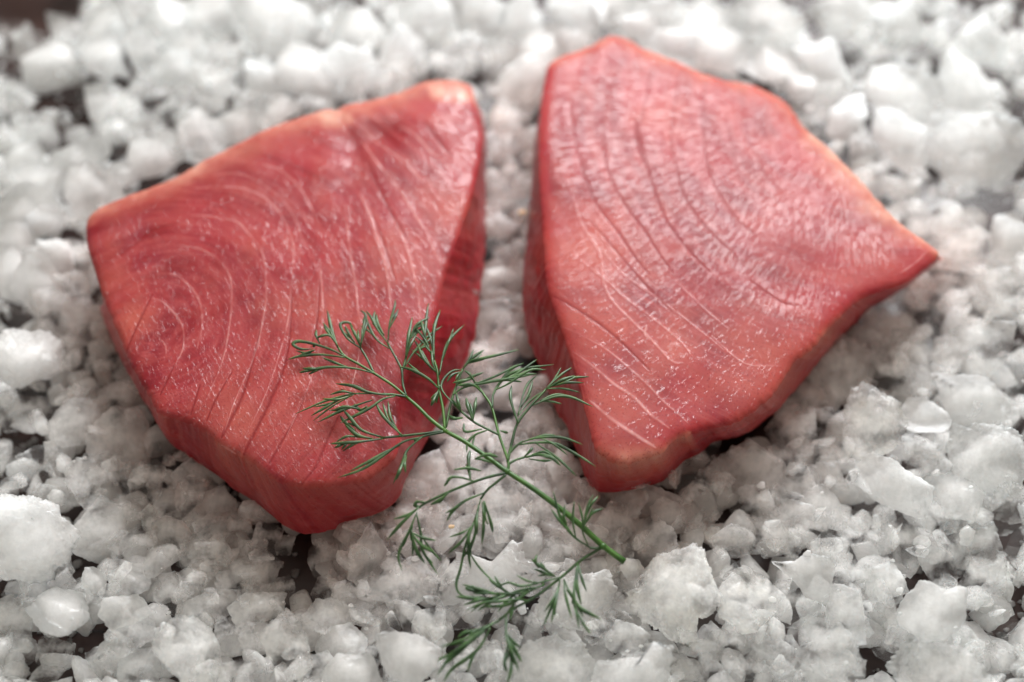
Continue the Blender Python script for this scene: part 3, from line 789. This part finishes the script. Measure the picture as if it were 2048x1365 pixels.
# ------------------------------------------------------------------ dill
def tube(points, r0, r1, sides=6, flat=1.0, name='leaflet', mat=None, parent=None, taper=1.0):
    P = np.asarray(points, float)
    if len(P) > 2:
        Q = np.vstack([2 * P[0] - P[1], P, 2 * P[-1] - P[-2]]); out = []
        for i in range(1, len(Q) - 2):
            p0, p1, p2, p3 = Q[i - 1], Q[i], Q[i + 1], Q[i + 2]
            for k in range(5):
                t = k / 5
                out.append(0.5 * ((2 * p1) + (-p0 + p2) * t + (2 * p0 - 5 * p1 + 4 * p2 - p3) * t * t + (-p0 + 3 * p1 - 3 * p2 + p3) * t ** 3))
        out.append(P[-1]); P = np.array(out)
    else:
        P = np.array([P[0] + (P[1] - P[0]) * t for t in np.linspace(0, 1, 5)])
    n = len(P); Tn = np.gradient(P, axis=0); Tn /= np.linalg.norm(Tn, axis=1)[:, None] + 1e-12
    upv = np.array([0, -.3, 1.0])
    A = np.cross(Tn, upv); A /= np.linalg.norm(A, axis=1)[:, None] + 1e-9; Bv = np.cross(A, Tn)
    u = np.linspace(0, 1, n)
    rad = r0 + (r1 - r0) * u ** taper
    if name == 'leaflet': rad = r0 * np.interp(u, [0, .25, .6, .88, 1], [.42, .62, 1.0, .62, .12])
    V = []
    for k in range(sides):
        a = 2 * math.pi * k / sides
        V.append(P + (A * math.cos(a) + Bv * math.sin(a) * flat) * rad[:, None])
    V = np.stack(V, 1).reshape(-1, 3)
    F = []
    for i in range(n - 1):
        for k in range(sides):
            k2 = (k + 1) % sides
            F.append((i * sides + k, i * sides + k2, (i + 1) * sides + k2, (i + 1) * sides + k))
    V = np.vstack([V, P[:1], P[-1:]])
    c0, c1 = len(V) - 2, len(V) - 1
    me_f = F
    for k in range(0, sides, 2):
        me_f.append((c0, (k + 2) % sides, (k + 1) % sides, k))
        b = (n - 1) * sides
        me_f.append((c1, b + k, b + (k + 1) % sides, b + (k + 2) % sides))
    return mesh_obj(name, V, np.array(me_f), mat, parent)

def zd(x, y):
    return float(np.interp(y, [560, 760, 860, 950, 1030, 1120, 1250, 1400], [.0460, .0460, .0458, .0452, .0410, .0345, .0320, .0300]))
FR = {  # frond: (axis, [leaflets])
 'tip': ([(813,794),(784,770),(748,747),(718,729),(690,713),(676,695)],
   [[(748,747),(707,737),(656,735),(611,742),(598,746)],[(707,739),(673,727),(645,716)],[(690,715),(645,710),(604,712),(577,719)],[(690,713),(663,701),(628,689),(598,683),(587,689),(601,698),(625,698)],
    [(676,693),(659,672),(642,672),(634,676)],[(676,696),(663,659),(654,621)],[(640,688),(632,672),(633,660)],[(672,689),(656,665),(647,652)],
    [(630,700),(612,706),(596,712)],[(650,736),(625,738),(604,738)]]),
 'upper': ([(748,747),(734,718),(721,696)],
   [[(721,696),(697,679),(683,659),(681,647),(697,645),(707,655)],[(721,694),(710,670),(700,648)],[(721,696),(727,655),(731,631),(721,621)],[(722,690),(729,660),(736,640)],[(710,685),(696,664),(690,652)]]),
 'crown': ([(813,794),(806,770),(804,744),(799,730),(775,686)],
   [[(779,698),(752,679),(738,650),(731,632)],[(775,686),(755,660),(742,635),(732,622)],[(775,683),(779,648),(789,614),(792,600)],[(768,672),(755,645),(752,628)],[(762,662),(748,640),(750,622)],[(777,660),(790,635),(796,618)]]),
 'crest': ([(804,744),(812,716),(816,693)],
   [[(816,693),(827,659),(840,645),(860,635)],[(809,734),(827,706),(857,672),(885,653)],[(812,716),(816,679),(825,634)],[(820,680),(835,655),(846,640)],[(826,706),(850,690),(872,664)]]),
 'fan': ([(890,862),(886,819),(878,778),(874,740),(862,706)],
   [[(878,778),(857,758),(826,742),(799,734)],[(862,706),(850,686),(852,645),(857,607)],[(868,720),(868,660),(882,621)],[(878,751),(888,703),(902,676),(929,650)],[(885,720),(897,686),(905,664)],[(866,740),(843,703),(827,679)],[(872,745),(848,718),(835,690)],[(878,780),(868,800),(862,812)],[(880,770),(874,790),(872,806)],[(856,690),(846,660),(842,640)],[(860,700),(848,676),(830,655)]]),
 'arch': ([(892,855),(902,806),(915,765),(926,738)],
   [[(926,738),(940,724),(963,717),(1000,709),(1038,700)],[(928,734),(945,716),(968,700)],[(905,790),(929,775),(977,765),(1030,756),(1073,749)],[(922,744),(905,750),(893,765)],[(935,728),(958,722),(985,712)],[(912,772),(940,755),(968,746)],[(915,762),(925,770),(935,772)]]),
 'west': ([(813,794),(790,790),(765,788)],
   [[(779,790),(738,785),(707,773),(673,768)],[(765,788),(710,788),(663,799),(639,807),(591,828)],[(790,793),(765,799),(741,816),(707,833),(680,847)],[(745,800),(710,812),(675,825),(635,845)],[(720,818),(690,815),(664,822)],[(712,788),(685,783),(660,790)],[(700,793),(672,800),(645,797)],[(735,812),(720,820),(708,808)],[(680,800),(655,812),(622,832)]]),
 'southwest': ([(890,862),(851,867),(806,872),(765,876)],
   [[(765,876),(724,860),(700,836),(686,819)],[(806,872),(782,850),(762,826),(751,805)],[(800,870),(781,835),(776,803)],[(765,877),(724,884),(690,886),(659,888)],[(745,878),(714,870),(690,850)],[(700,884),(680,890),(668,897)],[(710,862),(690,845),(680,832)],[(720,875),(695,872),(672,884)]]),
 'low': ([(890,864),(851,872),(828,882)],
   [[(840,876),(806,884),(765,912),(724,939),(676,956)],[(844,874),(816,901),(806,925),(786,970)],[(800,890),(770,905),(735,925),(700,942)],[(812,910),(800,940),(793,960)]]),
 'centre': ([(1015,944),(1016,922),(998,870),(984,816),(968,790),(950,765)],
   [[(950,765),(940,750),(929,741)],[(984,816),(986,790),(1000,765),(1015,751),(1052,737),(1107,729)],[(1000,765),(1020,740),(1048,727)],[(1002,762),(1038,751),(1073,748)],[(992,780),(1015,768),(1060,742),(1093,741)],[(965,785),(945,770),(915,772)],[(945,758),(930,762),(905,766)]]),
 'shade': ([(998,870),(972,857),(946,843),(922,823)],
   [[(922,823),(888,785),(885,765),(902,744),(922,739)],[(946,843),(936,815),(932,795)],[(945,842),(950,815),(952,795)],[(926,835),(908,838),(898,830)],[(922,823),(916,805),(912,785)],[(963,858),(930,864),(928,846)],[(975,860),(950,870),(935,885),(934,905)],[(1000,862),(1010,864),(1017,867)]]),
 'east': ([(1015,924),(1024,885),(1035,847),(1062,812),(1093,778)],
   [[(1035,847),(1021,799),(1023,771)],[(1035,833),(1052,775),(1073,751)],[(1093,778),(1121,751),(1144,735)],[(1093,778),(1134,758),(1179,753)],[(1106,772),(1135,766),(1168,766)],[(1062,812),(1107,795),(1141,794),(1186,814)],[(1080,802),(1110,790),(1150,796)],[(1042,815),(1058,785),(1066,762)],[(1098,775),(1122,760),(1150,752)]]),
 'southeast': ([(1018,908),(1030,894),(1044,884)],
   [[(1044,884),(1080,876),(1124,876),(1165,889)],[(1039,889),(1070,886),(1107,888),(1151,908),(1192,934)],[(1052,882),(1085,872),(1110,870)]]),
 'droop': ([(1016,929),(1032,920),(1049,915)],
   [[(1049,915),(1080,910),(1105,918),(1121,932)],[(1049,914),(1060,902),(1066,895)],[(1058,918),(1085,922),(1104,922)],[(1062,910),(1090,905),(1112,920)]]),
 'hook': ([(1015,946),(983,953),(951,963),(896,985),(852,1006),(838,1016)],
   [[(948,963),(925,956),(903,955),(892,968),(888,974)],[(941,960),(937,920),(940,900)],[(908,940),(935,936),(962,942)],[(838,1016),(804,1046),(774,1080)],[(835,1025),(818,1060),(797,1108),(804,1142)],[(834,1030),(842,1070),(845,1101),(876,1150)],[(822,1065),(842,1090),(869,1107)],[(822,1060),(832,1100),(850,1128)],[(850,1006),(835,1004),(830,1011),(842,1014)],[(845,1100),(852,1115),(866,1128)],[(826,1052),(812,1078),(806,1095)],[(950,918),(975,910),(996,914)],[(898,984),(880,1000),(860,1010)]]),
 'drop': ([(1012,950),(992,966),(975,980),(961,999)],
   [[(961,999),(946,1050),(930,1091),(920,1138),(912,1169),(923,1190),(964,1203)],[(970,986),(930,1002),(906,1023),(893,1043)],[(958,1010),(950,1070),(938,1104),(940,1138)],[(968,1002),(981,1043),(987,1067)],[(964,1005),(968,1053),(964,1090)],[(944,1053),(924,1084),(896,1108)],[(955,1020),(952,1050),(954,1070)],[(948,1045),(936,1080),(942,1110)]]),
 'spur': ([(1206,1094),(1192,1097),(1179,1096)],
   [[(1179,1096),(1152,1077),(1135,1057),(1118,1029),(1106,982)],[(1135,1055),(1128,1035),(1129,1009)],[(1179,1096),(1165,1064),(1169,1046),(1176,1012),(1186,990)],[(1169,1050),(1186,1026),(1206,1018)],[(1150,1075),(1122,1045),(1101,1018)],[(1173,1030),(1184,1008),(1198,992)]]),
 'bottom': ([(1206,1094),(1162,1121),(1121,1156),(1067,1196),(1029,1217),(998,1241)],
   [[(998,1241),(964,1261),(917,1299),(873,1324)],[(1121,1156),(1080,1166),(1043,1173),(1016,1166),(992,1176)],[(1110,1154),(1095,1142),(1075,1130),(1063,1118)],[(1105,1152),(1085,1145),(1068,1138)],[(1078,1137),(1070,1125),(1074,1110)],
    [(1075,1175),(1045,1180),(1012,1192),(975,1200),(940,1226)],[(1053,1202),(1030,1200),(1000,1203),(965,1207),(932,1222)],[(1040,1200),(1010,1182),(985,1164),(977,1154)],[(1000,1190),(965,1182),(925,1169)],[(985,1196),(945,1196),(912,1194)],[(1028,1206),(1024,1225),(1020,1240)],[(1062,1172),(1045,1190),(1036,1200)],
    [(998,1244),(954,1261),(930,1265),(915,1276)],[(980,1255),(961,1292),(937,1315),(903,1340),(886,1365)],[(970,1262),(935,1290),(903,1312),(872,1354)],[(1012,1232),(1012,1271),(1022,1299),(1039,1346)],[(1016,1270),(1030,1300),(1043,1325)],[(1017,1285),(1009,1325),(1014,1346)],[(1020,1290),(1022,1335),(1014,1368)],
    [(1121,1156),(1114,1190),(1101,1217),(1087,1251)],[(1118,1172),(1111,1206),(1102,1247)],[(1128,1158),(1131,1190),(1145,1240)],[(1155,1128),(1148,1172),(1150,1200),(1162,1228)],[(1157,1128),(1155,1172),(1162,1210)],[(1133,1180),(1162,1217),(1203,1240)],[(1143,1200),(1165,1245),(1182,1268)],[(1090,1168),(1055,1185),(1015,1210),(960,1215)],[(1025,1185),(990,1200),(955,1222)],[(970,1190),(940,1180),(930,1176)],[(960,1270),(925,1300),(892,1330)]]),
}
def dill():
    root = bpy.data.objects.new('dill_sprig', None); COL.objects.link(root)
    root.location = at(1247, 1122, 0.03)
    base = np.array(root.location)
    tag(root, 'green dill sprig lying over the left steak and the ice', 'dill')
    r = np.random.default_rng(5)
    def pt(x, y, dz=0.0): return at(x, y, zd(x, y) + dz) - base
    st = [(1249,1124),(1206,1092),(1160,1050),(1100,1002),(1055,970),(1015,944),(975,915),(930,884),(890,862)]
    tube([pt(*p) for p in st], .00092, .00062, 8, 1, 'stem', M_STEM, root)
    tube([pt(*p) for p in [(890,862),(860,838),(836,814),(813,794)]], .00062, .00044, 8, 1, 'stem', M_STEM, root)
    for x, y, s in ((1206,1093,.00105),(1015,944,.0009),(890,862,.0007),(813,794,.00045)):
        v, f = ICO[2]
        o = mesh_obj('stem_node', v * s + pt(x, y, .0001), f, M_STEM, root)
    for key, (axis, leaves) in FR.items():
        big = key in ('bottom', 'hook', 'centre', 'east', 'tip', 'fan')
        lift = r.uniform(-.0004, .0012)
        ax = [pt(x, y, lift * k / len(axis)) for k, (x, y) in enumerate(axis)]
        fr = tube(ax, .00044 if big else .00038, .00034, 6, 1, 'frond', M_STEM if key in ('tip', 'fan', 'centre') else M_DILL, root)
        for L in leaves:
            n = len(L); rise = r.uniform(-.0006, .0024)
            pts = []
            for k, (x, y) in enumerate(L):
                u = k / (n - 1)
                pts.append(pt(x + r.normal() * .5, y + r.normal() * .5, lift * (1 - u) + rise * math.sin(u * 2.4) + .0004))
            w = r.uniform(.00052, .00080)
            span = sum(math.dist(L[q], L[q + 1]) for q in range(n - 1))
            if span > 34 and r.random() < .75:        # dill leaflets fork
                k0 = max(0, int((n - 1) * .45)); a0 = L[k0]; dx, dy = L[-1][0] - a0[0], L[-1][1] - a0[1]
                t = r.choice([-1, 1]) * r.uniform(.22, .42); f_ = r.uniform(.55, .85)
                ex, ey = a0[0] + f_ * (dx * math.cos(t) - dy * math.sin(t)), a0[1] + f_ * (dx * math.sin(t) + dy * math.cos(t))
                mx, my = (a0[0] + ex) / 2 + dy * t * .12, (a0[1] + ey) / 2 - dx * t * .12
                leaf([pts[k0], pt(mx, my, rise * .8 + .0006), pt(ex, ey, rise * .5 + r.uniform(0, .001))], w * .8, fr)
            tube(pts, .00022, .00007, 6, .55, 'leaflet', M_DILL, fr) if n < 0 else leaf(pts, w, fr)
def leaf(pts, w, parent):
    o = tube(pts, w * .75, w * .28, 6, .5, 'leaflet', M_DILL, parent, taper=1.6)
    return o
dill()
